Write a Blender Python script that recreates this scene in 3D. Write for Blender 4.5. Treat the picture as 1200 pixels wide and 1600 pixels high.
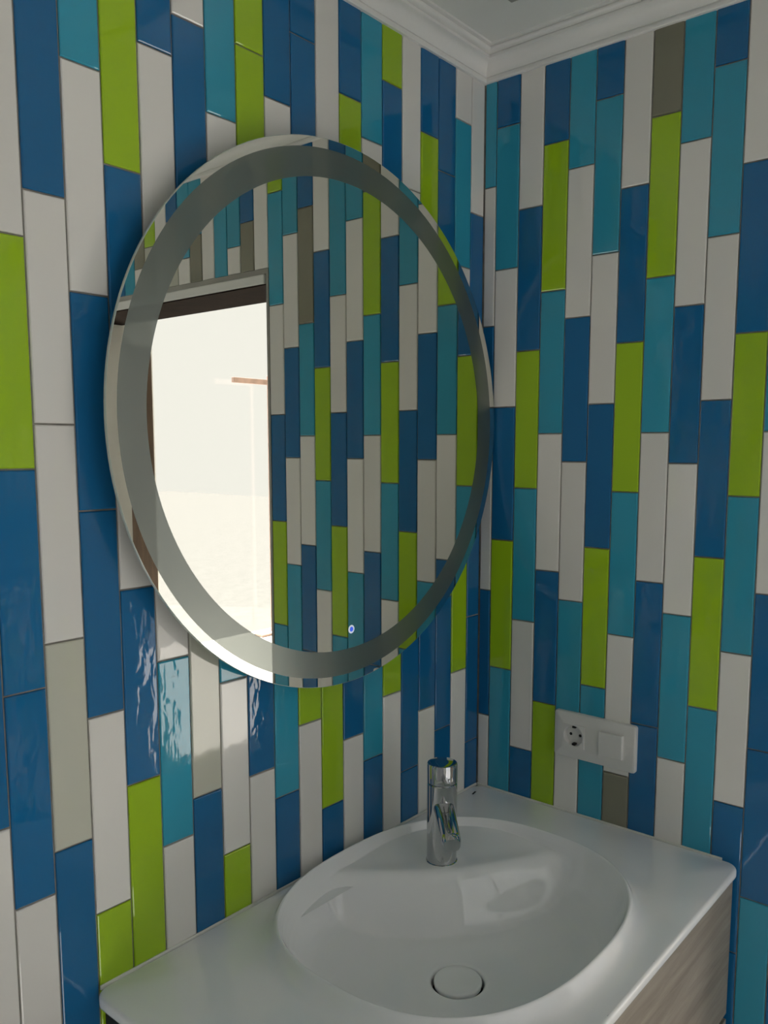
import bpy, bmesh, math, random
from mathutils import Matrix, Vector

for _o in list(bpy.data.objects):
    bpy.data.objects.remove(_o, do_unlink=True)
scn = bpy.context.scene
COL = scn.collection
random.seed(7)
PI = math.pi

# ------------------------------------------------------------------ camera
# world: corner of the two tiled walls at x=y=0, mirror wall is y=0 (x<0), socket wall is x=0 (y<0), floor z=0
H0 = 1.567                                  # floor to the height the calibration calls zero
F_PX, CX, CY = 1302.17, 634.0, 850.6        # focal length and principal point for a 1200x1600 image
RIGHT = Vector((0.63389253, -0.77341743, 0.0023963))
DOWN = Vector((-0.08825196, -0.07540863, -0.99323971))
FWD = Vector((0.76836961, 0.62939576, -0.11605657))
cam_d = bpy.data.cameras.new('camera')
cam_d.sensor_fit = 'HORIZONTAL'
cam_d.sensor_width = 36.0
cam_d.lens = F_PX / 1200.0 * 36.0
cam_d.shift_x = (600.0 - CX) / 1200.0
cam_d.shift_y = (CY - 800.0) / 1200.0
cam_d.clip_start = 0.02
cam = bpy.data.objects.new('camera', cam_d)
COL.objects.link(cam)
mw = Matrix.Identity(4)
for i in range(3):
    mw[i][0] = RIGHT[i]
    mw[i][1] = -DOWN[i]
    mw[i][2] = -FWD[i]
mw[0][3], mw[1][3], mw[2][3] = -1.36013, -0.92560, -0.03508 + H0
cam.matrix_world = mw
scn.camera = cam

# ------------------------------------------------------------------ sky, daylight, exposure
SKY = 1.06
world = bpy.data.worlds.new('overcast_sky')
scn.world = world
world.use_nodes = True
bg = world.node_tree.nodes['Background']
bg.inputs['Color'].default_value = (1.0, 0.985, 0.955, 1.0)
bg.inputs['Strength'].default_value = SKY


def portal(name, loc, rot, sx, sy):
    """daylight portal filling a window opening (guides sky sampling, adds no light of its own)"""
    ld = bpy.data.lights.new(name, 'AREA')
    ld.shape = 'RECTANGLE'
    ld.size, ld.size_y = sx, sy
    ld.cycles.is_portal = True
    o = bpy.data.objects.new(name, ld)
    o.location, o.rotation_euler = loc, rot
    COL.objects.link(o)


PATIO = (2.14, 4.40, 0.0, 2.85, -4.33)       # x0,x1,z0,z1,y of the glazed bay of the next room
SWIN = (-1.31, -0.03, 0.04, 2.18, -2.20)     # x0,x1,z0,z1,y of an added, unseen fill window facing the mirror wall
WWIN = (-2.10, -0.12, 0.10, 2.16, -2.05)     # y0,y1,z0,z1,x of the unseen west window, enlarged as fill light
portal('daylight_next_room', ((PATIO[0]+PATIO[1])/2, PATIO[4]-0.02, (PATIO[2]+PATIO[3])/2), (PI/2, 0, 0), PATIO[1]-PATIO[0], PATIO[3]-PATIO[2])
bpy.data.objects['daylight_next_room'].rotation_euler = (-PI/2, 0, PI)
portal('daylight_bathroom', (WWIN[4]-0.14, (WWIN[0]+WWIN[1])/2, (WWIN[2]+WWIN[3])/2), (PI/2, 0, -PI/2), WWIN[1]-WWIN[0], WWIN[3]-WWIN[2])

portal('daylight_south', ((SWIN[0]+SWIN[1])/2, SWIN[4]-0.14, (SWIN[2]+SWIN[3])/2), (-PI/2, 0, PI), SWIN[1]-SWIN[0], SWIN[3]-SWIN[2])
sun_d = bpy.data.lights.new('sun', 'SUN')
sun_d.energy = 28.0
sun_d.angle = math.radians(1.0)
sun_d.color = (1.0, 0.96, 0.90)
sun = bpy.data.objects.new('sun', sun_d)
COL.objects.link(sun)
sun.rotation_euler = Vector((-0.45, 0.71, -1.0)).to_track_quat('-Z', 'Y').to_euler()

vs = scn.view_settings
vs.view_transform = 'Standard'
vs.look = 'None'
vs.exposure = 0.11
vs.gamma = 1.0
vs.use_curve_mapping = False
cy = scn.cycles
cy.use_denoising = True
cy.max_bounces = 14
cy.diffuse_bounces = 7
cy.glossy_bounces = 6
cy.transparent_max_bounces = 8
cy.sample_clamp_indirect = 8.0
cy.blur_glossy = 0.3


# ------------------------------------------------------------------ materials
def new_mat(name):
    m = bpy.data.materials.new(name)
    m.use_nodes = True
    nt = m.node_tree
    return m, nt, nt.nodes['Principled BSDF']


def simple(name, col, rough=0.5, metal=0.0, noise=0.0, nscale=8.0, spec=0.5, coat=0.0, bump=0.0, bscale=60.0):
    m, nt, b = new_mat(name)
    b.inputs['Roughness'].default_value = rough
    b.inputs['Metallic'].default_value = metal
    b.inputs['Specular IOR Level'].default_value = spec
    if coat:
        b.inputs['Coat Weight'].default_value = coat
        b.inputs['Coat Roughness'].default_value = 0.03
    tc = nt.nodes.new('ShaderNodeTexCoord')
    nz = nt.nodes.new('ShaderNodeTexNoise')
    nz.inputs['Scale'].default_value = nscale
    nz.inputs['Detail'].default_value = 4
    nt.links.new(tc.outputs['Object'], nz.inputs['Vector'])
    rp = nt.nodes.new('ShaderNodeValToRGB')
    a = [max(0, c*(1-noise)) for c in col]
    c2 = [min(1, c*(1+noise)) for c in col]
    rp.color_ramp.elements[0].color = (*a, 1)
    rp.color_ramp.elements[1].color = (*c2, 1)
    rp.color_ramp.elements[0].position = 0.3
    rp.color_ramp.elements[1].position = 0.7
    nt.links.new(nz.outputs['Fac'], rp.inputs['Fac'])
    nt.links.new(rp.outputs['Color'], b.inputs['Base Color'])
    if bump:
        n2 = nt.nodes.new('ShaderNodeTexNoise')
        n2.inputs['Scale'].default_value = bscale
        nt.links.new(tc.outputs['Object'], n2.inputs['Vector'])
        bp = nt.nodes.new('ShaderNodeBump')
        bp.inputs['Distance'].default_value = bump
        nt.links.new(n2.outputs['Fac'], bp.inputs['Height'])
        nt.links.new(bp.outputs['Normal'], b.inputs['Normal'])
    return m


def tile_mat(name, col, wave, rough=0.035, spec=0.5):
    """glazed ceramic: flat glaze colour, small tile-to-tile variation, hand-poured waviness"""
    m, nt, b = new_mat(name)
    b.inputs['Roughness'].default_value = rough
    b.inputs['Specular IOR Level'].default_value = spec
    N, L = nt.nodes, nt.links
    tc = N.new('ShaderNodeTexCoord')
    oi = N.new('ShaderNodeObjectInfo')
    hv = N.new('ShaderNodeHueSaturation')
    hv.inputs['Color'].default_value = (*col, 1)
    mr = N.new('ShaderNodeMapRange')
    mr.inputs['To Min'].default_value = 0.95
    mr.inputs['To Max'].default_value = 1.05
    L.new(oi.outputs['Random'], mr.inputs['Value'])
    L.new(mr.outputs['Result'], hv.inputs['Value'])
    L.new(hv.outputs['Color'], b.inputs['Base Color'])
    off = N.new('ShaderNodeVectorMath'); off.operation = 'SCALE'
    cmb = N.new('ShaderNodeCombineXYZ')
    L.new(oi.outputs['Random'], cmb.inputs['X']); L.new(oi.outputs['Random'], cmb.inputs['Z'])
    L.new(cmb.outputs['Vector'], off.inputs[0]); off.inputs['Scale'].default_value = 37.0
    add = N.new('ShaderNodeVectorMath'); add.operation = 'ADD'
    mp = N.new('ShaderNodeMapping')
    mp.inputs['Scale'].default_value = (1.0, 1.0, 0.4)
    L.new(tc.outputs['Object'], mp.inputs['Vector'])
    L.new(mp.outputs['Vector'], add.inputs[0]); L.new(off.outputs['Vector'], add.inputs[1])
    n1 = N.new('ShaderNodeTexNoise'); n1.inputs['Scale'].default_value = 62; n1.inputs['Detail'].default_value = 1.6
    n1.inputs['Distortion'].default_value = 0.4
    L.new(add.outputs['Vector'], n1.inputs['Vector'])
    bp = N.new('ShaderNodeBump')
    bp.inputs['Distance'].default_value = wave
    L.new(n1.outputs['Fac'], bp.inputs['Height'])
    L.new(bp.outputs['Normal'], b.inputs['Normal'])
    return m


TILE = {
    'N': tile_mat('glaze_navy_blue', (0.010, 0.135, 0.325), 0.00030),
    'T': tile_mat('glaze_teal', (0.036, 0.318, 0.465), 0.00034),
    'G': tile_mat('glaze_lime_green', (0.350, 0.555, 0.017), 0.00016),
    'W': tile_mat('glaze_white', (0.760, 0.740, 0.706), 0.00010),
    'P': tile_mat('glaze_pale_grey', (0.520, 0.520, 0.440), 0.00012),
    'U': tile_mat('glaze_taupe', (0.230, 0.222, 0.165), 0.00012),
}
M_GROUT = simple('grey_grout', (0.26, 0.245, 0.22), 0.9, noise=0.25, nscale=40, bump=0.0004, bscale=400)
M_PLASTER = simple('white_plaster', (0.84, 0.83, 0.81), 0.8, noise=0.03, bump=0.0004, bscale=120)
M_CEIL = simple('ceiling_paint', (0.73, 0.73, 0.70), 0.85, noise=0.02, bump=0.0003, bscale=90)
M_CROWN = simple('crown_paint', (0.80, 0.79, 0.77), 0.6, noise=0.02, bump=0.0003, bscale=150)
M_FLOOR = simple('floor_stoneware', (0.66, 0.65, 0.63), 0.4, noise=0.1, nscale=5)
M_NEXTFLOOR = simple('pale_floorboards', (0.62, 0.60, 0.56), 0.5, noise=0.08, nscale=6)
M_WHITEWOOD = simple('white_lacquer', (0.72, 0.715, 0.69), 0.4, noise=0.02)
M_BROWN = simple('dark_brown_timber', (0.026, 0.015, 0.011), 0.9, noise=0.3, nscale=30, spec=0.1)
M_CERAMIC = simple('white_ceramic', (0.88, 0.885, 0.90), 0.05, noise=0.01, spec=0.6)
M_CHROME = simple('chrome', (0.54, 0.55, 0.56), 0.035, metal=1.0, noise=0.02, nscale=60)
M_SILICONE = simple('white_silicone', (0.72, 0.72, 0.67), 0.45, noise=0.04, nscale=60)
M_PLASTIC = simple('white_plastic', (0.70, 0.69, 0.67), 0.28, noise=0.01)
M_BLACK = simple('black_rubber', (0.006, 0.006, 0.006), 0.6, noise=0.2)
M_DARKBOARD = simple('dark_board', (0.016, 0.014, 0.013), 0.6, noise=0.2)  # near black; on the vanity carcass it holds painted shade
M_GLASSEDGE = simple('polished_glass_edge', (0.55, 0.60, 0.54), 0.15, noise=0.04)
M_ALU = simple('grey_trim', (0.30, 0.29, 0.26), 0.5, noise=0.05)
M_PINE = simple('reddish_wood', (0.80, 0.56, 0.48), 0.5, noise=0.15, nscale=20)
M_TERRACE = simple('terrace_slab', (0.146, 0.146, 0.146), 0.95, noise=0.05, spec=0.0)


def mirror_mat():
    m, nt, b = new_mat('silvered_mirror')
    b.inputs['Metallic'].default_value = 1.0
    b.inputs['Roughness'].default_value = 0.0
    b.inputs['Base Color'].default_value = (0.80, 0.80, 0.735, 1)
    return m


def frosted_mat():
    m, nt, b = new_mat('sandblasted_mirror_band')
    N, L = nt.nodes, nt.links
    b.inputs['Base Color'].default_value = (0.06, 0.07, 0.058, 1)
    b.inputs['Roughness'].default_value = 0.6
    gl = N.new('ShaderNodeBsdfGlossy')
    gl.inputs['Color'].default_value = (0.75, 0.8, 0.74, 1)
    gl.inputs['Roughness'].default_value = 0.28
    g2 = N.new('ShaderNodeBsdfGlossy')
    g2.inputs['Color'].default_value = (0.75, 0.8, 0.74, 1)
    g2.inputs['Roughness'].default_value = 0.0
    nz = N.new('ShaderNodeTexNoise'); nz.inputs['Scale'].default_value = 900
    bp = N.new('ShaderNodeBump'); bp.inputs['Distance'].default_value = 0.00005
    tc = N.new('ShaderNodeTexCoord')
    L.new(tc.outputs['Object'], nz.inputs['Vector']); L.new(nz.outputs['Fac'], bp.inputs['Height'])
    L.new(bp.outputs['Normal'], b.inputs['Normal'])
    mx = N.new('ShaderNodeMixShader'); mx.inputs['Fac'].default_value = 0.17
    L.new(b.outputs['BSDF'], mx.inputs[1]); L.new(gl.outputs['BSDF'], mx.inputs[2])
    m2 = N.new('ShaderNodeMixShader'); m2.inputs['Fac'].default_value = 0.06
    L.new(mx.outputs['Shader'], m2.inputs[1]); L.new(g2.outputs['BSDF'], m2.inputs[2])
    L.new(m2.outputs['Shader'], N['Material Output'].inputs['Surface'])
    return m


def glass_mat():
    m, nt, b = new_mat('window_glass')
    N, L = nt.nodes, nt.links
    tr = N.new('ShaderNodeBsdfTransparent')
    gl = N.new('ShaderNodeBsdfGlossy'); gl.inputs['Roughness'].default_value = 0.0
    mx = N.new('ShaderNodeMixShader')
    mx.inputs['Fac'].default_value = 0.02
    L.new(tr.outputs['BSDF'], mx.inputs[1]); L.new(gl.outputs['BSDF'], mx.inputs[2])
    L.new(mx.outputs['Shader'], N['Material Output'].inputs['Surface'])
    return m


def wood_mat(name, c1, c2, axis_scale=(1.2, 14, 14)):
    m, nt, b = new_mat(name)
    N, L = nt.nodes, nt.links
    tc = N.new('ShaderNodeTexCoord')
    mp = N.new('ShaderNodeMapping'); mp.inputs['Scale'].default_value = axis_scale
    L.new(tc.outputs['Object'], mp.inputs['Vector'])
    n1 = N.new('ShaderNodeTexNoise'); n1.inputs['Scale'].default_value = 3.0
    n1.inputs['Detail'].default_value = 8; n1.inputs['Roughness'].default_value = 0.65; n1.inputs['Distortion'].default_value = 0.6
    L.new(mp.outputs['Vector'], n1.inputs['Vector'])
    rp = N.new('ShaderNodeValToRGB')
    rp.color_ramp.elements[0].color = (*c1, 1); rp.color_ramp.elements[0].position = 0.35
    rp.color_ramp.elements[1].color = (*c2, 1); rp.color_ramp.elements[1].position = 0.68
    L.new(n1.outputs['Fac'], rp.inputs['Fac']); L.new(rp.outputs['Color'], b.inputs['Base Color'])
    bp = N.new('ShaderNodeBump'); bp.inputs['Distance'].default_value = 0.0004
    L.new(n1.outputs['Fac'], bp.inputs['Height']); L.new(bp.outputs['Normal'], b.inputs['Normal'])
    b.inputs['Roughness'].default_value = 0.5
    return m


def emit_mat(name, col, s):
    m, nt, b = new_mat(name)
    b.inputs['Base Color'].default_value = (*col, 1)
    b.inputs['Emission Color'].default_value = (*col, 1)
    b.inputs['Emission Strength'].default_value = s
    return m


M_MIRROR = mirror_mat()
M_FROST = frosted_mat()
M_GLASS = glass_mat()
M_DIMGLASS = glass_mat()
M_DIMGLASS.name = 'fill_dimming_glass'
M_DIMGLASS.node_tree.nodes['Transparent BSDF'].inputs['Color'].default_value = (0.38, 0.385, 0.39, 1)  # pane tint sets the strength of the west fill light
M_TINTGLASS = glass_mat()
M_TINTGLASS.name = 'tinted_glass'
M_TINTGLASS.node_tree.nodes['Transparent BSDF'].inputs['Color'].default_value = (0.97, 0.975, 0.98, 1)
M_OAK = wood_mat('grey_oak_veneer', (0.22, 0.185, 0.15), (0.36, 0.315, 0.265))
M_WALNUT = wood_mat('brown_wardrobe_wood', (0.05, 0.032, 0.020), (0.10, 0.062, 0.040), (14, 14, 1.2))
M_LED_BLUE = emit_mat('blue_led', (0.04, 0.12, 0.75), 0.6)
M_LED_RING = emit_mat('pale_led_ring', (0.75, 0.80, 0.95), 0.35)


# ------------------------------------------------------------------ helpers
def link(name, bm, mat, parent=None, smooth=False):
    me = bpy.data.meshes.new(name)
    bmesh.ops.recalc_face_normals(bm, faces=bm.faces)
    bm.to_mesh(me); bm.free()
    me.materials.append(mat)
    if smooth:
        for p in me.polygons:
            p.use_smooth = True
    o = bpy.data.objects.new(name, me)
    COL.objects.link(o)
    if parent is not None:
        o.parent = parent
    return o


def tag(o, label=None, cat=None, group=None, kind=None):
    if label: o['label'] = label
    if cat: o['category'] = cat
    if group: o['group'] = group
    if kind: o['kind'] = kind
    return o


def empty(name, loc, label, cat, group=None):
    o = bpy.data.objects.new(name, None)
    o.empty_display_size = 0.05
    o.location = loc
    COL.objects.link(o)
    return tag(o, label, cat, group)


def add_box(bm, x0, x1, y0, y1, z0, z1, bevel=0.0, seg=2):
    r = bmesh.ops.create_cube(bm, size=1.0)
    vs_ = r['verts']
    for v in vs_:
        v.co = Vector(((x0+x1)/2 + v.co.x*(x1-x0), (y0+y1)/2 + v.co.y*(y1-y0), (z0+z1)/2 + v.co.z*(z1-z0)))
    if bevel > 0:
        es = list({e for v in vs_ for e in v.link_edges})
        bmesh.ops.bevel(bm, geom=es, offset=bevel, segments=seg, profile=0.5, affect='EDGES')


def box(name, mat, b, parent=None, bevel=0.0, seg=2, origin=None):
    """box in world metres; when parented, coordinates are given relative to the parent"""
    bm = bmesh.new()
    add_box(bm, *b, bevel=bevel, seg=seg)
    return link(name, bm, mat, parent)


def add_loft(bm, rings, cap0=False, cap1=False):
    vr = [[bm.verts.new(p) for p in r] for r in rings]
    n = len(rings[0])
    for a, b in zip(vr[:-1], vr[1:]):
        for i in range(n):
            j = (i+1) % n
            try:
                bm.faces.new((a[i], a[j], b[j], b[i]))
            except ValueError:
                pass
    if cap0: bm.faces.new(vr[0])
    if cap1: bm.faces.new(vr[-1])
    return vr


def circle(c, r, n, u=(1, 0, 0), v=(0, 1, 0)):
    c, u, v = Vector(c), Vector(u), Vector(v)
    return [c + u*(r*math.cos(2*PI*i/n)) + v*(r*math.sin(2*PI*i/n)) for i in range(n)]


def smooth_by_angle(o, ang=40):
    me = o.data
    for p in me.polygons: p.use_smooth = True
    bm = bmesh.new(); bm.from_mesh(me)
    for e in bm.edges:
        if len(e.link_faces) == 2 and e.calc_face_angle(0) > math.radians(ang):
            e.smooth = False
    bm.to_mesh(me); bm.free()


# ------------------------------------------------------------------ large structure
LT = 0.254418            # tile pitch along its length
PW = 0.05                # tile pitch across
Z_BASE = 0.39698 + H0    # height of the highest course line
CROWN_Z = 0.6325 + H0
CEIL_Z = 0.685 + H0
CUT_L, CUT_R = 0.0429, 0.0278    # widths of the cut tiles in the corner
JOINT = 0.0021
WALL_T = 0.168
X_W, Y_S = WWIN[4], -2.20
DOOR_A0, DOOR_A1 = CUT_R + 13*PW, CUT_R + 31*PW
DOOR_TOP = 0.383 + H0

wall_left = box('wall_left', M_GROUT, (X_W-0.15, 0.0, 0.0012, 0.16, 0, CEIL_Z+0.1))
tag(wall_left, kind='structure', label='tiled mirror wall of blue, teal, green and white upright tiles')

bm = bmesh.new()
add_box(bm, 0.0012, WALL_T, -DOOR_A0, 0.16, 0, CEIL_Z+0.1)
add_box(bm, 0.0012, WALL_T, -DOOR_A1, -DOOR_A0, DOOR_TOP, CEIL_Z+0.1)
add_box(bm, 0.0012, WALL_T, Y_S-0.15, -DOOR_A1, 0, CEIL_Z+0.1)
wall_right = link('wall_right', bm, M_GROUT)
tag(wall_right, kind='structure', label='tiled socket wall with a doorway further along')

bm = bmesh.new()
y0, y1, z0, z1, xw = WWIN
add_box(bm, xw-0.15, xw, Y_S-0.15, y0, 0, CEIL_Z+0.1)
add_box(bm, xw-0.15, xw, y1, 0.0012, 0, CEIL_Z+0.1)
add_box(bm, xw-0.15, xw, y0, y1, 0, z0)
add_box(bm, xw-0.15, xw, y0, y1, z1, CEIL_Z+0.1)
tag(link('wall_west', bm, M_PLASTER), kind='structure', label='plain white wall with an unseen window enlarged as fill light')
bm = bmesh.new()
x0s, x1s, z0s, z1s, ysw = SWIN
add_box(bm, X_W, x0s, Y_S-0.15, Y_S, 0, CEIL_Z+0.1)
add_box(bm, x1s, 0.0012, Y_S-0.15, Y_S, 0, CEIL_Z+0.1)
add_box(bm, x0s, x1s, Y_S-0.15, Y_S, 0, z0s)
add_box(bm, x0s, x1s, Y_S-0.15, Y_S, z1s, CEIL_Z+0.1)
tag(link('wall_south', bm, M_PLASTER), kind='structure', label='plain white wall with a wide window added as fill light facing the mirror')
tag(box('floor', M_FLOOR, (X_W-0.15, WALL_T, Y_S-0.15, 0.16, -0.1, 0)), kind='structure', label='pale stoneware bathroom floor')
tag(box('ceiling', M_CEIL, (X_W-0.15, 0.0012, Y_S-0.15, 0.0012, CEIL_Z, CEIL_Z+0.1)), kind='structure', label='matt pale grey bathroom ceiling')

# west window, out of view, enlarged to brighten the socket wall
w = box('window_1', M_WHITEWOOD, (xw-0.10, xw-0.05, y0, y0+0.05, z0, z1))
tag(w, kind='structure', label='white framed bathroom window, enlarged as fill light')
box('window_frame', M_WHITEWOOD, (xw-0.10, xw-0.05, y1-0.05, y1, z0, z1), w)
box('window_frame', M_WHITEWOOD, (xw-0.10, xw-0.05, y0+0.05, y1-0.05, z1-0.05, z1), w)
box('window_frame', M_WHITEWOOD, (xw-0.10, xw-0.05, y0+0.05, y1-0.05, z0, z0+0.05), w)
box('window_mullion', M_WHITEWOOD, (xw-0.10, xw-0.05, (y0+y1)/2-0.025, (y0+y1)/2+0.025, z0+0.05, z1-0.05), w)
box('pane', M_DIMGLASS, (xw-0.08, xw-0.074, y0+0.05, (y0+y1)/2-0.025, z0+0.05, z1-0.05), w)
box('pane', M_DIMGLASS, (xw-0.08, xw-0.074, (y0+y1)/2+0.025, y1-0.05, z0+0.05, z1-0.05), w)

w3 = box('fill_window_3', M_WHITEWOOD, (x0s, x0s+0.05, Y_S-0.10, Y_S-0.05, z0s, z1s))  # window added behind the camera for fill light
tag(w3, kind='structure', label='wide white framed window added as fill light facing the mirror')
box('window_frame', M_WHITEWOOD, (x1s-0.05, x1s, Y_S-0.10, Y_S-0.05, z0s, z1s), w3)
box('window_frame', M_WHITEWOOD, (x0s+0.05, x1s-0.05, Y_S-0.10, Y_S-0.05, z1s-0.05, z1s), w3)
box('window_frame', M_WHITEWOOD, (x0s+0.05, x1s-0.05, Y_S-0.10, Y_S-0.05, z0s, z0s+0.05), w3)
box('window_mullion', M_WHITEWOOD, ((x0s+x1s)/2-0.03, (x0s+x1s)/2+0.03, Y_S-0.10, Y_S-0.05, z0s+0.05, z1s-0.05), w3)
box('pane', M_TINTGLASS, (x0s+0.05, (x0s+x1s)/2-0.03, Y_S-0.08, Y_S-0.074, z0s+0.05, z1s-0.05), w3)
box('pane', M_TINTGLASS, ((x0s+x1s)/2+0.03, x1s-0.05, Y_S-0.08, Y_S-0.074, z0s+0.05, z1s-0.05), w3)

# doorway lining
d = box('door_1', M_WHITEWOOD, (-0.004, 0.05, -DOOR_A1+0.012, -DOOR_A0-0.012, DOOR_TOP-0.036, DOOR_TOP-0.012), bevel=0.003)
tag(d, kind='structure', label='open doorway with white casing under a dark timber lintel')
box('trim_strip', M_ALU, (-0.002, 0.004, -DOOR_A1, -DOOR_A0, DOOR_TOP-0.012, DOOR_TOP), d)
box('trim_strip', M_ALU, (-0.002, 0.004, -DOOR_A0-0.008, -DOOR_A0, 0, DOOR_TOP-0.012), d)
box('trim_strip', M_ALU, (-0.002, 0.004, -DOOR_A1, -DOOR_A1+0.012, 0, DOOR_TOP-0.012), d)
box('lintel', M_BROWN, (0.05, WALL_T, -DOOR_A1+0.012, -DOOR_A0-0.008, DOOR_TOP-0.036, DOOR_TOP-0.0), d)
box('lintel', M_BROWN, (-0.003, 0.05, -DOOR_A1+0.012, -DOOR_A0-0.008, DOOR_TOP-0.039, DOOR_TOP-0.036), d)
box('jamb', M_WHITEWOOD, (-0.003, WALL_T, -DOOR_A1, -DOOR_A1+0.03, 0, DOOR_TOP-0.039), d)
box('jamb', M_WHITEWOOD, (0.004, WALL_T, -DOOR_A0-0.008, -DOOR_A0, 0, DOOR_TOP-0.012), d)


# crown moulding: profile swept along both walls, mitred in the corner
def crown(name, along):
    prof = [(0, 0), (0.0070, 0.0), (0.0082, 0.0015), (0.0082, 0.0065), (0.0045, 0.0080), (0.0045, 0.0105)]
    for k in range(9):                                    # cove
        t = k/8*PI/2
        prof.append((0.0062 + 0.0175*(1-math.cos(t)), 0.011 + 0.0205*math.sin(t)))
    prof += [(0.0275, 0.0320), (0.0275, 0.0365), (0.0245, 0.0375), (0.0245, 0.0395)]
    for k in range(6):
        t = k/5*PI/2
        prof.append((0.0285 + 0.0055*math.sin(t), 0.0400 + 0.0045*(1-math.cos(t))))
    prof += [(0.0340, 0.0462), (0.0315, 0.0470), (0.0315, 0.0485), (0.0385, 0.0488), (0.0385, 0.0525), (0.0, 0.0525)]
    a, b = [], []
    for d_, z in prof:
        if along == 'x':
            a.append((-d_, -d_, CROWN_Z+z)); b.append((X_W, -d_, CROWN_Z+z))
        else:
            a.append((-d_, -d_, CROWN_Z+z)); b.append((-d_, Y_S, CROWN_Z+z))
    bm = bmesh.new()
    add_loft(bm, [a, b])
    o = link(name, bm, M_CROWN)
    smooth_by_angle(o, 30)
    return tag(o, kind='structure', label='white stepped plaster crown moulding')


crown('trim_1', 'x')
crown('trim_2', 'y')

# ------------------------------------------------------------------ the room beyond the doorway
NX0, NX1, NY0, NY1 = WALL_T, 4.60, PATIO[4], 0.16
tag(box('floor_next_room', M_NEXTFLOOR, (NX0, NX1, NY0-0.12, NY1, -0.1, 0)), kind='structure', label='pale floor of the next room')
tag(box('ceiling_next_room', M_CEIL, (NX0, NX1, NY0-0.12, NY1, 2.9, 3.0)), kind='structure', label='ceiling of the next room')
tag(box('wall_next_room_east', M_PLASTER, (NX1, NX1+0.12, NY0-0.12, NY1, 0, 3.0)), kind='structure', label='white wall of the next room')
tag(box('wall_next_room_north', M_PLASTER, (NX0, NX1, NY1, NY1+0.12, 0, 3.0)), kind='structure', label='white wall of the next room')
bm = bmesh.new()
add_box(bm, WALL_T-0.12, WALL_T, NY0-0.12, Y_S-0.15, 0, 3.0)
tag(link('wall_next_room_west', bm, M_PLASTER), kind='structure', label='white wall of the next room')
bm = bmesh.new()
add_box(bm, NX0, PATIO[0], NY0-0.12, NY0, 0, 3.0)
add_box(bm, PATIO[1], NX1, NY0-0.12, NY0, 0, 3.0)
add_box(bm, PATIO[0], PATIO[1], NY0-0.12, NY0, PATIO[3], 3.0)
tag(link('wall_next_room_south', bm, M_PLASTER), kind='structure', label='white wall with a tall glazed bay in the next room')
w2 = box('window_2', M_GLASS, (PATIO[0], PATIO[1], NY0-0.065, NY0-0.058, PATIO[2], PATIO[3]))
tag(w2, kind='structure', label='tall glazed bay filled with white daylight')
tag(box('ground', M_TERRACE, (-12, 16, -24, NY0-0.12, -0.2, -0.02)), kind='structure', label='paved terrace outside the glazed bay')

# ------------------------------------------------------------------ wall tiles, every one a piece of its wall
LEFT_COLS = {   # column from the corner: (course step of its first joint, colours from the crown down)
    0: (0, 'WNTNNNWG'), 1: (3, 'WTWNGWNT'), 2: (1, 'NNTGNNWT'), 3: (2, 'NGWTNWGN'), 4: (0, 'WWTWNNTW'),
    5: (3, 'GNTWGWNT'), 6: (1, 'TWGNTNWG'), 7: (2, 'NGTWNWTN'), 8: (0, 'WWTNGNWT'), 9: (3, 'NNTWGWNG'),
    10: (1, 'NWTNTNWT'), 11: (2, 'GGNTNWGN'), 12: (0, 'TWNTWGNW'), 13: (2, 'WNTWPNWT'), 14: (1, 'NWGWTWNG'),
    15: (3, 'WGNWNGWT'), 16: (0, 'TWNNWGUN'), 17: (2, 'WNWWPNTW'), 18: (1, 'NWGNNWTG'), 19: (3, 'NTWGNWNT'),
}
RIGHT_COLS = {
    0: (1, 'TWNWNWNT'), 1: (3, 'NTWNGTWN'), 2: (0, 'WNGTWNNW'), 3: (2, 'NGTWNGWT'), 4: (1, 'TWNWTWNG'),
    5: (3, 'NTWNGTWN'), 6: (0, 'WNGTWUNT'), 7: (2, 'UGTWNNWG'), 8: (1, 'TWNWTWNT'), 9: (3, 'NTWNGTWN'),
    10: (0, 'WNGTWNNT'), 11: (2, 'NUTWNNTW'), 12: (1, 'TWNWTWNG'), 13: (3, 'GTWNGTNW'),
    14: (-1, 'WT'), 15: (2, 'NU'), 16: (1, 'TW'), 17: (3, 'WT'), 18: (-1, 'WN'), 19: (2, 'TU'), 20: (1, 'TW'),
    21: (3, 'NP'), 22: (-1, 'WT'), 23: (2, 'GP'), 24: (1, 'UW'), 25: (3, 'NT'), 26: (-1, 'NW'), 27: (2, 'WG'),
    28: (1, 'TW'), 29: (3, 'NT'), 30: (-1, 'WG'),
}
_mesh_cache = {}


def tile_rings(w_, h_):
    """pillow-edged slab: back on the grout, glazed face outward (-y)"""
    out = []
    for ins, y in ((0.0, 0.0017), (0.0, -0.0006), (0.0004, -0.0013), (0.0016, -0.0020)):
        x, z = w_/2-ins, h_/2-ins
        out.append([(-x, y, -z), (x, y, -z), (x, y, z), (-x, y, z)])
    return out


def tile_mesh(w_, h_, c):
    key = (round(w_, 5), round(h_, 5), c)
    if key not in _mesh_cache:
        bm = bmesh.new()
        add_loft(bm, tile_rings(w_, h_), cap0=True, cap1=True)
        bmesh.ops.recalc_face_normals(bm, faces=bm.faces)
        me = bpy.data.meshes.new('tile')
        bm.to_mesh(me); bm.free()
        me.materials.append(TILE[c])
        _mesh_cache[key] = me
    return _mesh_cache[key]


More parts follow.
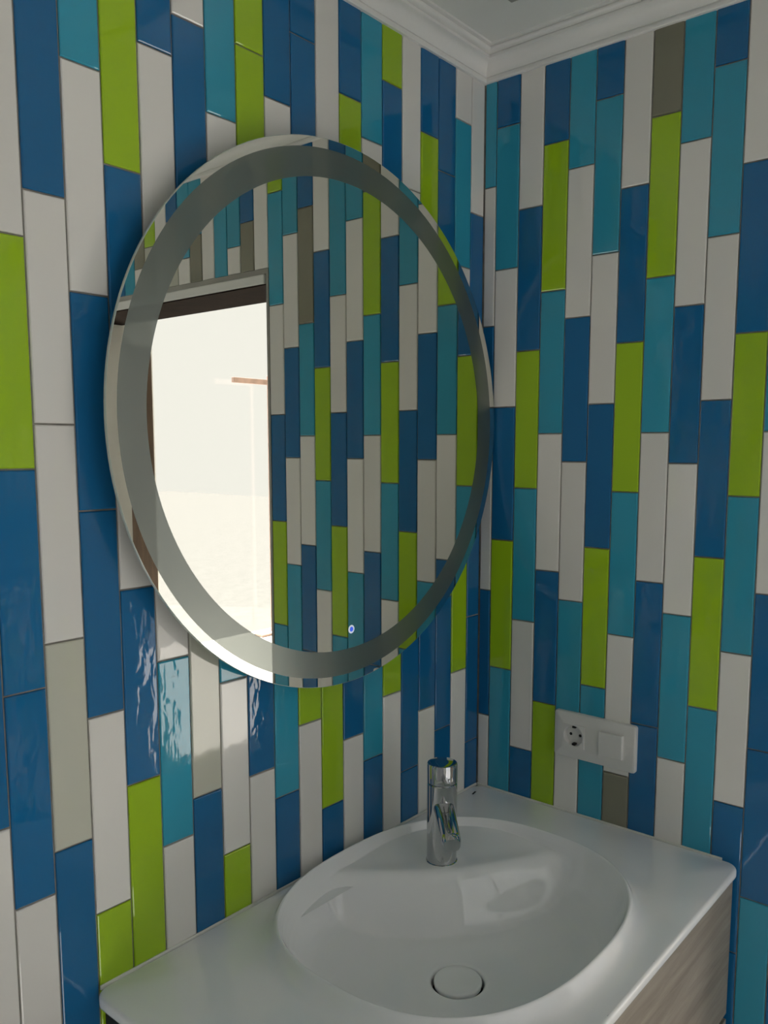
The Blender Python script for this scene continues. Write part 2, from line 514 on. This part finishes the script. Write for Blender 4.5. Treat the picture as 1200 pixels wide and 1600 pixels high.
def put_tile(wall, a0, a1, z0, z1, c, far):
    w_, h_ = a1-a0-JOINT, z1-z0-JOINT
    if w_ < 0.004 or h_ < 0.004:
        return
    ac, zc = (a0+a1)/2, (z0+z1)/2
    tilt = (random.gauss(0, 0.0011), 0, random.gauss(0, 0.0022))
    if wall is wall_left:
        loc, rz = (-ac, 0.0004, zc), 0.0
    else:
        loc, rz = (0.0004, -ac, zc), -PI/2
    if far is not None:
        mw_ = Matrix.Translation(loc) @ Matrix.Rotation(rz, 4, 'Z')
        far.append((mw_, w_, h_, c))
        return
    o = bpy.data.objects.new('tile', tile_mesh(w_, h_, c))
    COL.objects.link(o)
    o.parent = wall
    o.location = loc
    o.rotation_euler = (tilt[0], 0, rz + tilt[2])


def column(wall, a0, a1, m, seq, zlo, far=None, floor_cut=None):
    ztop = CROWN_Z + 0.004
    j = Z_BASE + m*LT/5
    top = ztop
    k = 0
    while top > zlo + 0.006:
        bot = max(j - k*LT, zlo)
        if bot < top - 0.004:
            c = seq[k] if k < len(seq) else random.choice('NWTGNW')
            put_tile(wall, a0, a1, bot, top, c, far)
        top = bot
        k += 1


def rnd_seq():
    s = ''
    while len(s) < 9:
        c = random.choice('NNWWWTTGU' if random.random() < 0.25 else 'NNWWWTTG')
        if not s or s[-1] != c: s += c
    return s


PAT = [0, 3, 1, 2]
far_left = []
ncol_l = int(math.ceil((-X_W - CUT_L)/PW)) + 1
for c in range(ncol_l):
    a0 = 0.0012 if c == 0 else CUT_L + (c-1)*PW
    a1 = CUT_L + c*PW
    a1 = min(a1, -X_W)
    m, seq = LEFT_COLS.get(c, (PAT[c % 4], None))
    if seq is None: seq = rnd_seq()
    column(wall_left, a0, a1, m, seq, 0.0, far=None if c < 30 else far_left)
PATR = [1, 3, 0, 2]
ncol_r = int(math.ceil((-Y_S - CUT_R)/PW)) + 1
far_right = []
for c in range(ncol_r):
    a0 = 0.0022 if c == 0 else CUT_R + (c-1)*PW
    a1 = min(CUT_R + c*PW, -Y_S)
    m, seq = RIGHT_COLS.get(c, (PATR[c % 4], None))
    if seq is None: seq = rnd_seq()
    column(wall_right, a0, a1, m, seq, DOOR_TOP if 14 <= c <= 31 else 0.0, far=None if c < 40 else far_right)


def join_far(wall, lst):
    by = {}
    for mw_, w_, h_, c in lst:
        by.setdefault(c, []).append((mw_, w_, h_))
    if not lst: return
    bm = bmesh.new()
    keys = list(by)
    for ci, c in enumerate(keys):
        for mw_, w_, h_ in by[c]:
            vr = add_loft(bm, [[mw_ @ Vector(p) for p in r] for r in tile_rings(w_, h_)], cap0=True, cap1=True)
            for r in vr:
                for v in r:
                    for f_ in v.link_faces: f_.material_index = ci
    o = link('tile_field', bm, TILE[keys[0]], wall)
    for c in keys[1:]: o.data.materials.append(TILE[c])
    o['kind'] = 'stuff'


join_far(wall_left, far_left)
join_far(wall_right, far_right)

# ------------------------------------------------------------------ washbasin top
SLAB_Z = 0.850
BX0, BX1, BY0, BY1 = -0.855, -0.0035, -0.528, -0.0035
RC = Vector((-0.4125, -0.2505)); RA, RB, RN = 0.2635, 0.2245, 2.45
RIM = 0.025
DC = Vector((-0.438, -0.270)); DZ = -0.090
NSEG = 224


def supell(th, a, b, n):
    c, s = math.cos(th), math.sin(th)
    r = (abs(c/a)**n + abs(s/b)**n) ** (-1.0/n)
    return Vector((r*c, r*s))


def rrect_hit(th, c0, ins, rad):
    """point where a ray from c0 at angle th meets the slab outline (rounded rectangle inset by ins)"""
    x0, x1, y0, y1 = BX0+ins, BX1-ins, BY0+ins, BY1-ins
    r = max(rad-ins, 0.001)
    dx, dy = math.cos(th), math.sin(th)
    lo, hi = 0.0, 2.0

    def inside(p):
        if not (x0 <= p[0] <= x1 and y0 <= p[1] <= y1): return False
        qx = min(max(p[0], x0+r), x1-r); qy = min(max(p[1], y0+r), y1-r)
        return (p[0]-qx)**2 + (p[1]-qy)**2 <= r*r + 1e-12
    for _ in range(40):
        mid = (lo+hi)/2
        if inside((c0[0]+dx*mid, c0[1]+dy*mid)): lo = mid
        else: hi = mid
    return lo


def sst(a, b, x):
    t = min(max((x-a)/(b-a), 0.0), 1.0)
    return t*t*(3-2*t)


LEDGE_D = Vector((0.67, 0.742))
# angles: even, plus extra round the slab's four corners
angs = [2*PI*i/NSEG for i in range(NSEG)]
for cxn, cyn in ((BX0, BY0), (BX1, BY0), (BX0, BY1), (BX1, BY1)):
    t0 = math.atan2(cyn-RC.y, cxn-RC.x) % (2*PI)
    angs += [(t0+dv) % (2*PI) for dv in (-0.03, -0.024, -0.018, -0.012, -0.006, 0.0009, 0.006, 0.012, 0.018, 0.024, 0.03)]
angs = sorted(angs)
BP = [(0.165, -0.0905), (0.172, -0.0885), (0.185, -0.0874), (0.24, -0.0868), (0.32, -0.0860), (0.40, -0.0850), (0.48, -0.0836), (0.56, -0.0815), (0.63, -0.0788),
      (0.69, -0.0752), (0.74, -0.0710), (0.79, -0.0650), (0.83, -0.0580), (0.865, -0.0490), (0.895, -0.0380), (0.92, -0.0260), (0.942, -0.0130),
      (0.960, -0.0010), (0.975, 0.0090), (0.986, 0.0163), (0.994, 0.0212), (0.998, 0.0236)]


def basin_point(th, s, zb):
    k = sst(0.2, 0.75, s)
    c = DC.lerp(RC, k)
    e = supell(th, RA, RB, RN)
    rr = 0.235
    q = Vector((rr*math.cos(th), rr*math.sin(th))).lerp(e, k)
    p = c + q*s
    u = (p-RC).dot(LEDGE_D)
    v = (p-RC).dot(Vector((-LEDGE_D.y, LEDGE_D.x)))
    lz = 0.0005 + 0.010*sst(0.15, 0.25, u)
    wgt = sst(0.066, 0.122, u - v*v)
    lz += 0.0020*math.exp(-((u-v*v-0.122)/0.022)**2)
    z = zb
    if lz > zb:
        z = zb + (lz-zb)*wgt
    return Vector((p.x, p.y, SLAB_Z+z))


rings = []


def dense(pts, n):
    """Catmull-Rom resampling of the bowl profile so the glaze reflects smoothly"""
    out = list(pts[:3])
    q = pts[2:]
    for i in range(len(q)-1):
        p0, p1, p2, p3 = q[max(i-1, 0)], q[i], q[i+1], q[min(i+2, len(q)-1)]
        for k in range(1, n+1):
            t = k/n
            sx = p1[0] + (p2[0]-p1[0])*t
            z = 0.5*((2*p1[1]) + (p2[1]-p0[1])*t + (2*p0[1]-5*p1[1]+4*p2[1]-p3[1])*t*t + (3*p1[1]-p0[1]-3*p2[1]+p3[1])*t**3)
            out.append((sx, z))
    return out


hole = [DC + Vector((0.0385*math.cos(t), 0.0385*math.sin(t))) for t in angs]
rings.append([(p.x, p.y, SLAB_Z+DZ-0.045) for p in hole])
rings.append([(p.x, p.y, SLAB_Z+DZ-0.004) for p in hole])
for s_, z_ in dense(BP, 5):
    rings.append([basin_point(t, s_, z_) for t in angs])
for off_, z_ in ((0.0000, 0.0246), (0.0007, 0.0250), (0.0020, 0.0250), (0.0032, 0.0243), (0.0045, 0.0226), (0.0062, 0.0195), (0.0085, 0.0153), (0.0115, 0.0110),
                 (0.0155, 0.0070), (0.0205, 0.0039), (0.0265, 0.0018), (0.0340, 0.0006), (0.0430, 0.0001), (0.0520, 0.0)):
    r = []
    for t in angs:
        e = supell(t, RA, RB, RN)
        ln = e.length + off_
        mx_ = rrect_hit(t, RC, 0.004, 0.022)
        ln = min(ln, mx_)
        r.append((RC.x+math.cos(t)*ln, RC.y+math.sin(t)*ln, SLAB_Z+z_ if ln < mx_ else SLAB_Z+z_))
    rings.append(r)
for ins, z_ in ((0.0045, 0.0), (0.0026, -0.0006), (0.0012, -0.0018), (0.0003, -0.0036), (0.0, -0.006), (0.0, -0.012), (0.0006, -0.0145), (0.0025, -0.016), (0.060, -0.016)):
    r = []
    for t in angs:
        ln = rrect_hit(t, RC, ins, 0.022)
        r.append((RC.x+math.cos(t)*ln, RC.y+math.sin(t)*ln, SLAB_Z+z_))
    rings.append(r)
ox, oy = -0.43, -0.266
basin = empty('washbasin', (ox, oy, SLAB_Z-0.016), 'white ceramic washbasin top with a raised oval bowl on the wooden cabinet', 'washbasin')
inv = Matrix.Translation((-ox, -oy, -(SLAB_Z-0.016)))
bm = bmesh.new()
add_loft(bm, [[inv @ Vector(p) for p in r] for r in rings], cap0=True)
bmesh.ops.remove_doubles(bm, verts=bm.verts, dist=0.00005)
bowl = link('basin_top', bm, M_CERAMIC, basin)
smooth_by_angle(bowl, 55)
# drain: dark gap, chrome seat, white push cap
cxd, cyd, czd = DC.x-ox, DC.y-oy, DZ+0.016
bm = bmesh.new()
add_loft(bm, [circle((cxd, cyd, czd-0.040), 0.0382, 48), circle((cxd, cyd, czd-0.016), 0.0382, 48)], cap0=True)
link('drain_seat', bm, M_BLACK, basin)
bm = bmesh.new()
add_loft(bm, [circle((cxd, cyd, czd-0.038), 0.010, 48), circle((cxd, cyd, czd-0.006), 0.012, 48), circle((cxd, cyd, czd-0.004), 0.0345, 48),
              circle((cxd, cyd, czd+0.0010), 0.0352, 48), circle((cxd, cyd, czd+0.0034), 0.0343, 48), circle((cxd, cyd, czd+0.0046), 0.0322, 48),
              circle((cxd, cyd, czd+0.0054), 0.020, 48), circle((cxd, cyd, czd+0.0056), 0.006, 48)], cap0=True, cap1=True)
o = link('drain_cap', bm, M_CERAMIC, basin); smooth_by_angle(o, 50)
# silicone bead along both walls and the little printed mark in the corner
for nm, b_ in (('sealant_bead', (BX0+0.012, BX1-0.001, BY1-0.0005, 0.0-0.0016, SLAB_Z-0.004, SLAB_Z+0.0022)),
               ('sealant_bead', (BX1-0.0005, -0.0016, BY0+0.030, BY1, SLAB_Z-0.004, SLAB_Z+0.0022))):
    box(nm, M_SILICONE, (b_[0]-ox, b_[1]-ox, b_[2]-oy, b_[3]-oy, b_[4]-SLAB_Z+0.016, b_[5]-SLAB_Z+0.016), basin, bevel=0.0008)
bm = bmesh.new()
add_box(bm, -0.0075, 0.0075, -0.0016, 0.0016, 0.0, 0.0004)
o = link('printed_mark', bm, M_BLACK, basin)
o.location = (-0.046-ox, -0.026-oy, 0.016); o.rotation_euler = (0, 0, 0.2)

# ------------------------------------------------------------------ basin mixer
fx, fy = -0.304, -0.139
FZ = SLAB_Z + 0.0008
fau = empty('basin_mixer', (fx, fy, FZ), 'chrome cylindrical mixer tap standing on the ledge of the white basin', 'tap')
R_F = 0.0248
bm = bmesh.new()
prof = [(R_F+0.0012, -0.003), (R_F+0.0012, 0.0015), (R_F, 0.0022), (R_F, 0.1335), (R_F-0.0010, 0.1345), (R_F-0.0022, 0.1346)]
add_loft(bm, [circle((0, 0, z), r, 64) for r, z in prof], cap0=True, cap1=True)
o = link('body', bm, M_CHROME, fau); smooth_by_angle(o, 35)
bm = bmesh.new()
prof = [(R_F-0.0026, 0.1340), (R_F-0.0026, 0.1358), (R_F-0.0006, 0.1360), (R_F, 0.1368), (R_F, 0.1660), (R_F-0.0008, 0.1678), (R_F-0.0024, 0.1684), (0.010, 0.1684)]
add_loft(bm, [circle((0, 0, z), r, 64) for r, z in prof], cap0=True, cap1=True)
hd = link('handle', bm, M_CHROME, fau); smooth_by_angle(hd, 35)
sd = Vector((-0.70, -0.715, 0)).normalized()
sn = Vector((-sd.y, sd.x, 0))
# thin lever on the handle, curving up and out over the spout
rg = []
for k in range(9):
    t = k/8
    c = sd*(0.018 + 0.040*t) + Vector((0, 0, 0.1475 + 0.005*t))
    wd = 0.0058*(1-0.25*t); hh = 0.0034*(1-0.35*t)
    rg.append([c + sn*(wd*math.copysign(abs(math.cos(a))**0.6, math.cos(a))) + Vector((0, 0, hh*math.copysign(abs(math.sin(a))**0.6, math.sin(a))))
               for a in [2*PI*i/20 for i in range(20)]])
bm = bmesh.new(); add_loft(bm, rg, True, True)
o = link('lever', bm, M_CHROME, hd); smooth_by_angle(o, 45)
# spout: flattened tube falling slightly towards the bowl
rg = []
for k in range(15):
    t = k/14
    c = sd*(0.012 + 0.092*t) + Vector((0, 0, 0.098 - 0.012*t - 0.010*t*t))
    wd = 0.0165*(1-0.10*t); hh = 0.0125*(1-0.12*t)
    if k == 14: wd *= 0.86; hh *= 0.86
    rg.append([c + sn*(wd*math.copysign(abs(math.cos(a))**0.75, math.cos(a))) + Vector((0, 0, hh*math.copysign(abs(math.sin(a))**0.75, math.sin(a))))
               for a in [2*PI*i/32 for i in range(32)]])
bm = bmesh.new(); add_loft(bm, rg, True, True)
sp = link('spout', bm, M_CHROME, fau); smooth_by_angle(sp, 40)
tip = sd*0.093 + Vector((0, 0, 0.0685))
bm = bmesh.new()
add_loft(bm, [circle(tip+Vector((0, 0, 0.012)), 0.0098, 32), circle(tip, 0.0098, 32), circle(tip+Vector((0, 0, -0.001)), 0.0088, 32), circle(tip+Vector((0, 0, 0.001)), 0.0078, 32)], cap1=True)
o = link('aerator', bm, M_CHROME, sp); smooth_by_angle(o, 40)

# ------------------------------------------------------------------ vanity cabinet
VX0, VX1, VY0, VY1, VZ0, VZ1 = -0.838, -0.012, -0.520, -0.004, 0.330, SLAB_Z-0.016
vx, vy = (VX0+VX1)/2, (VY0+VY1)/2
van = empty('vanity_cabinet', (vx, vy, VZ0), 'wall-hung vanity cabinet with grey oak drawer fronts under the white basin', 'cabinet')


def vbox(name, mat, b_, bevel=0.0, parent=None):
    return box(name, mat, (b_[0]-vx, b_[1]-vx, b_[2]-vy, b_[3]-vy, b_[4]-VZ0, b_[5]-VZ0), parent or van, bevel)


vbox('side_panel', M_DARKBOARD, (VX0, VX0+0.018, VY0+0.022, VY1, VZ0, VZ1))  # carcass: shadow under the slab put into its near-black colour
vbox('side_panel', M_DARKBOARD, (VX1-0.018, VX1, VY0+0.022, VY1, VZ0, VZ1))
vbox('bottom_panel', M_DARKBOARD, (VX0+0.018, VX1-0.018, VY0+0.022, VY1, VZ0, VZ0+0.018))
vbox('back_panel', M_DARKBOARD, (VX0+0.018, VX1-0.018, VY1-0.010, VY1, VZ0+0.018, VZ1))
vbox('front_rail', M_DARKBOARD, (VX0+0.018, VX1-0.018, VY0+0.026, VY0+0.040, 0.560, 0.600))
vbox('drawer_front', M_OAK, (VX0, VX1, VY0, VY0+0.020, 0.588, VZ1-0.003), 0.001)
vbox('drawer_front', M_OAK, (VX0, VX1, VY0, VY0+0.020, VZ0, 0.578), 0.001)

# ------------------------------------------------------------------ round mirror
MC = Vector((-0.4150, 0.0, 0.001+H0)); MR = 0.4085; MY = -0.035
mir = empty('round_mirror', (MC.x, MY, MC.z), 'large round mirror with a frosted light band hanging above the washbasin', 'mirror')
NM = 160
U, V = (1, 0, 0), (0, 0, 1)


def ring_mesh(name, r0, r1, y0, y1, mat, parent, back=None):
    bm = bmesh.new()
    rr = [circle((0, y0, 0), r0, NM, U, V), circle((0, y1, 0), r1, NM, U, V)] if r0 > 0 else None
    if rr:
        add_loft(bm, rr)
    else:
        vv = [bm.verts.new(p) for p in circle((0, y1, 0), r1, NM, U, V)]
        bm.faces.new(vv)
    o = link(name, bm, mat, parent)
    for p in o.data.polygons: p.use_smooth = False
    return o


# glass plate: silvered centre, sandblasted band, silvered rim, polished edge
bm = bmesh.new()
add_loft(bm, [circle((0, 0.0, 0), 0.354, NM, U, V), circle((0, 0.0048, 0), 0.354, NM, U, V)], cap0=True, cap1=True)
glass = link('mirror_glass', bm, M_MIRROR, mir)
bm = bmesh.new()
add_loft(bm, [circle((0, 0.0048, 0), 0.354, NM, U, V), circle((0, 0.0, 0), 0.354, NM, U, V), circle((0, 0.0, 0), 0.394, NM, U, V), circle((0, 0.0048, 0), 0.394, NM, U, V)])
fb = link('frosted_band', bm, M_FROST, mir)
bm = bmesh.new()
add_loft(bm, [circle((0, 0.0048, 0), 0.394, NM, U, V), circle((0, 0.0, 0), 0.394, NM, U, V), circle((0, 0.0, 0), MR-0.0008, NM, U, V), circle((0, 0.0048, 0), MR-0.0008, NM, U, V)])
link('mirror_rim', bm, M_MIRROR, mir)
bm = bmesh.new()
add_loft(bm, [circle((0, 0.0, 0), MR-0.0008, NM, U, V), circle((0, 0.0008, 0), MR, NM, U, V), circle((0, 0.0045, 0), MR, NM, U, V), circle((0, 0.005, 0), MR-0.002, NM, U, V), circle((0, 0.005, 0), 0.30, NM, U, V)])
o = link('glass_edge', bm, M_GLASSEDGE, mir); smooth_by_angle(o, 30)
bm = bmesh.new()
add_loft(bm, [circle((0, 0.0048, 0), 0.315, NM, U, V), circle((0, 0.0348, 0), 0.315, NM, U, V)], cap0=True, cap1=True)
o = link('back_box', bm, M_DARKBOARD, mir); smooth_by_angle(o, 30)
# touch switch glowing on the glass
bx_, bz_ = -0.4088-MC.x, -0.3229+H0-MC.z
bm = bmesh.new()
add_loft(bm, [circle((bx_, 0.0, bz_), 0.0068, 32, U, V), circle((bx_, -0.0004, bz_), 0.0066, 32, U, V), circle((bx_, -0.0004, bz_), 0.0040, 32, U, V), circle((bx_, 0.0, bz_), 0.0040, 32, U, V)])
tb = link('touch_switch', bm, M_LED_RING, mir)
bm = bmesh.new()
add_loft(bm, [circle((bx_, 0.0, bz_), 0.0041, 32, U, V), circle((bx_, -0.0005, bz_), 0.0038, 32, U, V)], cap0=True, cap1=True)
link('led', bm, M_LED_BLUE, tb)

# ------------------------------------------------------------------ socket and switch plate
PY, PZ = -0.2625, -0.565+H0
pl = empty('socket_switch_plate', (-0.0016, PY, PZ), 'white double plate with earthed socket and rocker switch above the basin', 'socket')
# local: x = out of the wall is -x world, y along the wall
bm = bmesh.new()


def rr_pts(hy, hz, r, x, n=6):
    pts = []
    for cy_, cz_, a0 in ((hy-r, hz-r, 0), (-hy+r, hz-r, PI/2), (-hy+r, -hz+r, PI), (hy-r, -hz+r, 3*PI/2)):
        for k in range(n+1):
            a = a0 + k/n*PI/2
            pts.append((x, cy_+r*math.cos(a), cz_+r*math.sin(a)))
    return pts


add_loft(bm, [rr_pts(0.0805, 0.043, 0.005, 0.0012), rr_pts(0.0805, 0.043, 0.005, -0.0060), rr_pts(0.0800, 0.0425, 0.0046, -0.0078), rr_pts(0.0785, 0.041, 0.004, -0.0088)], True, False)
bm.edges.ensure_lookup_table()
_hole = [bm.verts.new((-0.0088, 0.0405+0.0197*math.cos(2*PI*i/32), 0.0197*math.sin(2*PI*i/32))) for i in range(32)]
for i in range(32): bm.edges.new((_hole[i], _hole[(i+1) % 32]))
bmesh.ops.triangle_fill(bm, edges=[e for e in bm.edges if len(e.link_faces) < 2], use_beauty=True)
o = link('frame_plate', bm, M_PLASTIC, pl); smooth_by_angle(o, 40)
sy, swy = 0.0405, -0.0350                     # socket towards the corner, switch away from it
# socket insert with a round well
bm = bmesh.new()
NS = 48
sq = []
for i in range(NS):
    a = 2*PI*i/NS
    k = 0.0222/max(abs(math.cos(a)), abs(math.sin(a)))
    sq.append((k*math.cos(a), k*math.sin(a)))
xs = -0.0100
add_loft(bm, [[(-0.0085, sy+p[0], p[1]) for p in sq], [(xs, sy+p[0]*0.985, p[1]*0.985) for p in sq],
              [(xs, sy+0.0195*math.cos(2*PI*i/NS), 0.0195*math.sin(2*PI*i/NS)) for i in range(NS)],
              [(-0.0005, sy+0.0180*math.cos(2*PI*i/NS), 0.0180*math.sin(2*PI*i/NS)) for i in range(NS)]], False, True)
so = link('socket_insert', bm, M_PLASTIC, pl); smooth_by_angle(so, 35)
# the plate needs a real well: hide nothing, recess sits in the insert which stands proud of the plate
for dy in (-0.0095, 0.0095):
    bm = bmesh.new()
    add_loft(bm, [circle((-0.0004, sy+dy, 0.0), 0.0028, 16, (0, 1, 0), (0, 0, 1)), circle((-0.0008, sy+dy, 0.0), 0.0028, 16, (0, 1, 0), (0, 0, 1))], True, True)
    link('pin_hole', bm, M_BLACK, so)
for dz in (-0.0165, 0.0165):
    bm = bmesh.new()
    add_box(bm, -0.0090, -0.0004, sy-0.0030, sy+0.0030, dz-0.0018, dz+0.0018)
    link('earth_clip', bm, M_BLACK, so)
# rocker switch: recessed surround and tilted key
bm = bmesh.new()
add_box(bm, -0.0094, -0.002, swy-0.0236, swy+0.0236, -0.0236, 0.0236)
sw = link('switch_surround', bm, M_PLASTIC, pl)
bm = bmesh.new()
add_box(bm, -0.0045, 0.0045, -0.0222, 0.0222, -0.0222, 0.0222, bevel=0.0010)
o = link('rocker', bm, M_PLASTIC, sw)
o.location = (-0.0105, swy, 0.0); o.rotation_euler = (0, -0.055, 0)

# ------------------------------------------------------------------ ceiling fitting, next-room furniture
cf = empty('ceiling_lamp', (-0.312, -0.317, CEIL_Z), 'flat square lamp fitted to the bathroom ceiling, switched off', 'lamp')
bm = bmesh.new(); add_box(bm, -0.175, 0.175, -0.175, 0.175, -0.006, 0.0, bevel=0.002)
link('housing', bm, M_ALU, cf)
bm = bmesh.new(); add_box(bm, -0.160, 0.160, -0.160, 0.160, -0.0085, -0.0055, bevel=0.001)
link('diffuser', bm, M_PLASTIC, cf)

wd = empty('wardrobe', (1.10, -4.03, 0), 'tall dark brown wooden wardrobe in the next room beside the bright glazing', 'wardrobe')
bm = bmesh.new(); add_box(bm, -0.64, 0.64, -0.29, 0.27, 0.0, 2.15)
link('carcass', bm, M_WALNUT, wd)
for x0, x1 in ((-0.635, -0.003), (0.003, 0.635)):
    dr = box('door_panel', M_WALNUT, (x0, x1, 0.27, 0.29, 0.06, 2.13), wd, bevel=0.002)
    hx = -0.04 if x0 < 0 else 0.04
    box('handle', M_ALU, (hx-0.006, hx+0.006, 0.29, 0.312, 1.0, 1.2), dr, bevel=0.002)

sh = empty('valet_stand', (3.18, -4.275, 0), 'slim reddish wooden stand with one side arm in front of the bright glazing', 'stand')
box('post', M_PINE, (-0.015, 0.015, -0.015, 0.015, 0.02, 2.09), sh, bevel=0.002)
box('arm', M_PINE, (-0.37, -0.015, -0.015, 0.015, 2.02, 2.06), sh, bevel=0.002)
box('foot', M_PINE, (-0.16, 0.16, -0.05, 0.05, 0.0, 0.02), sh, bevel=0.002)
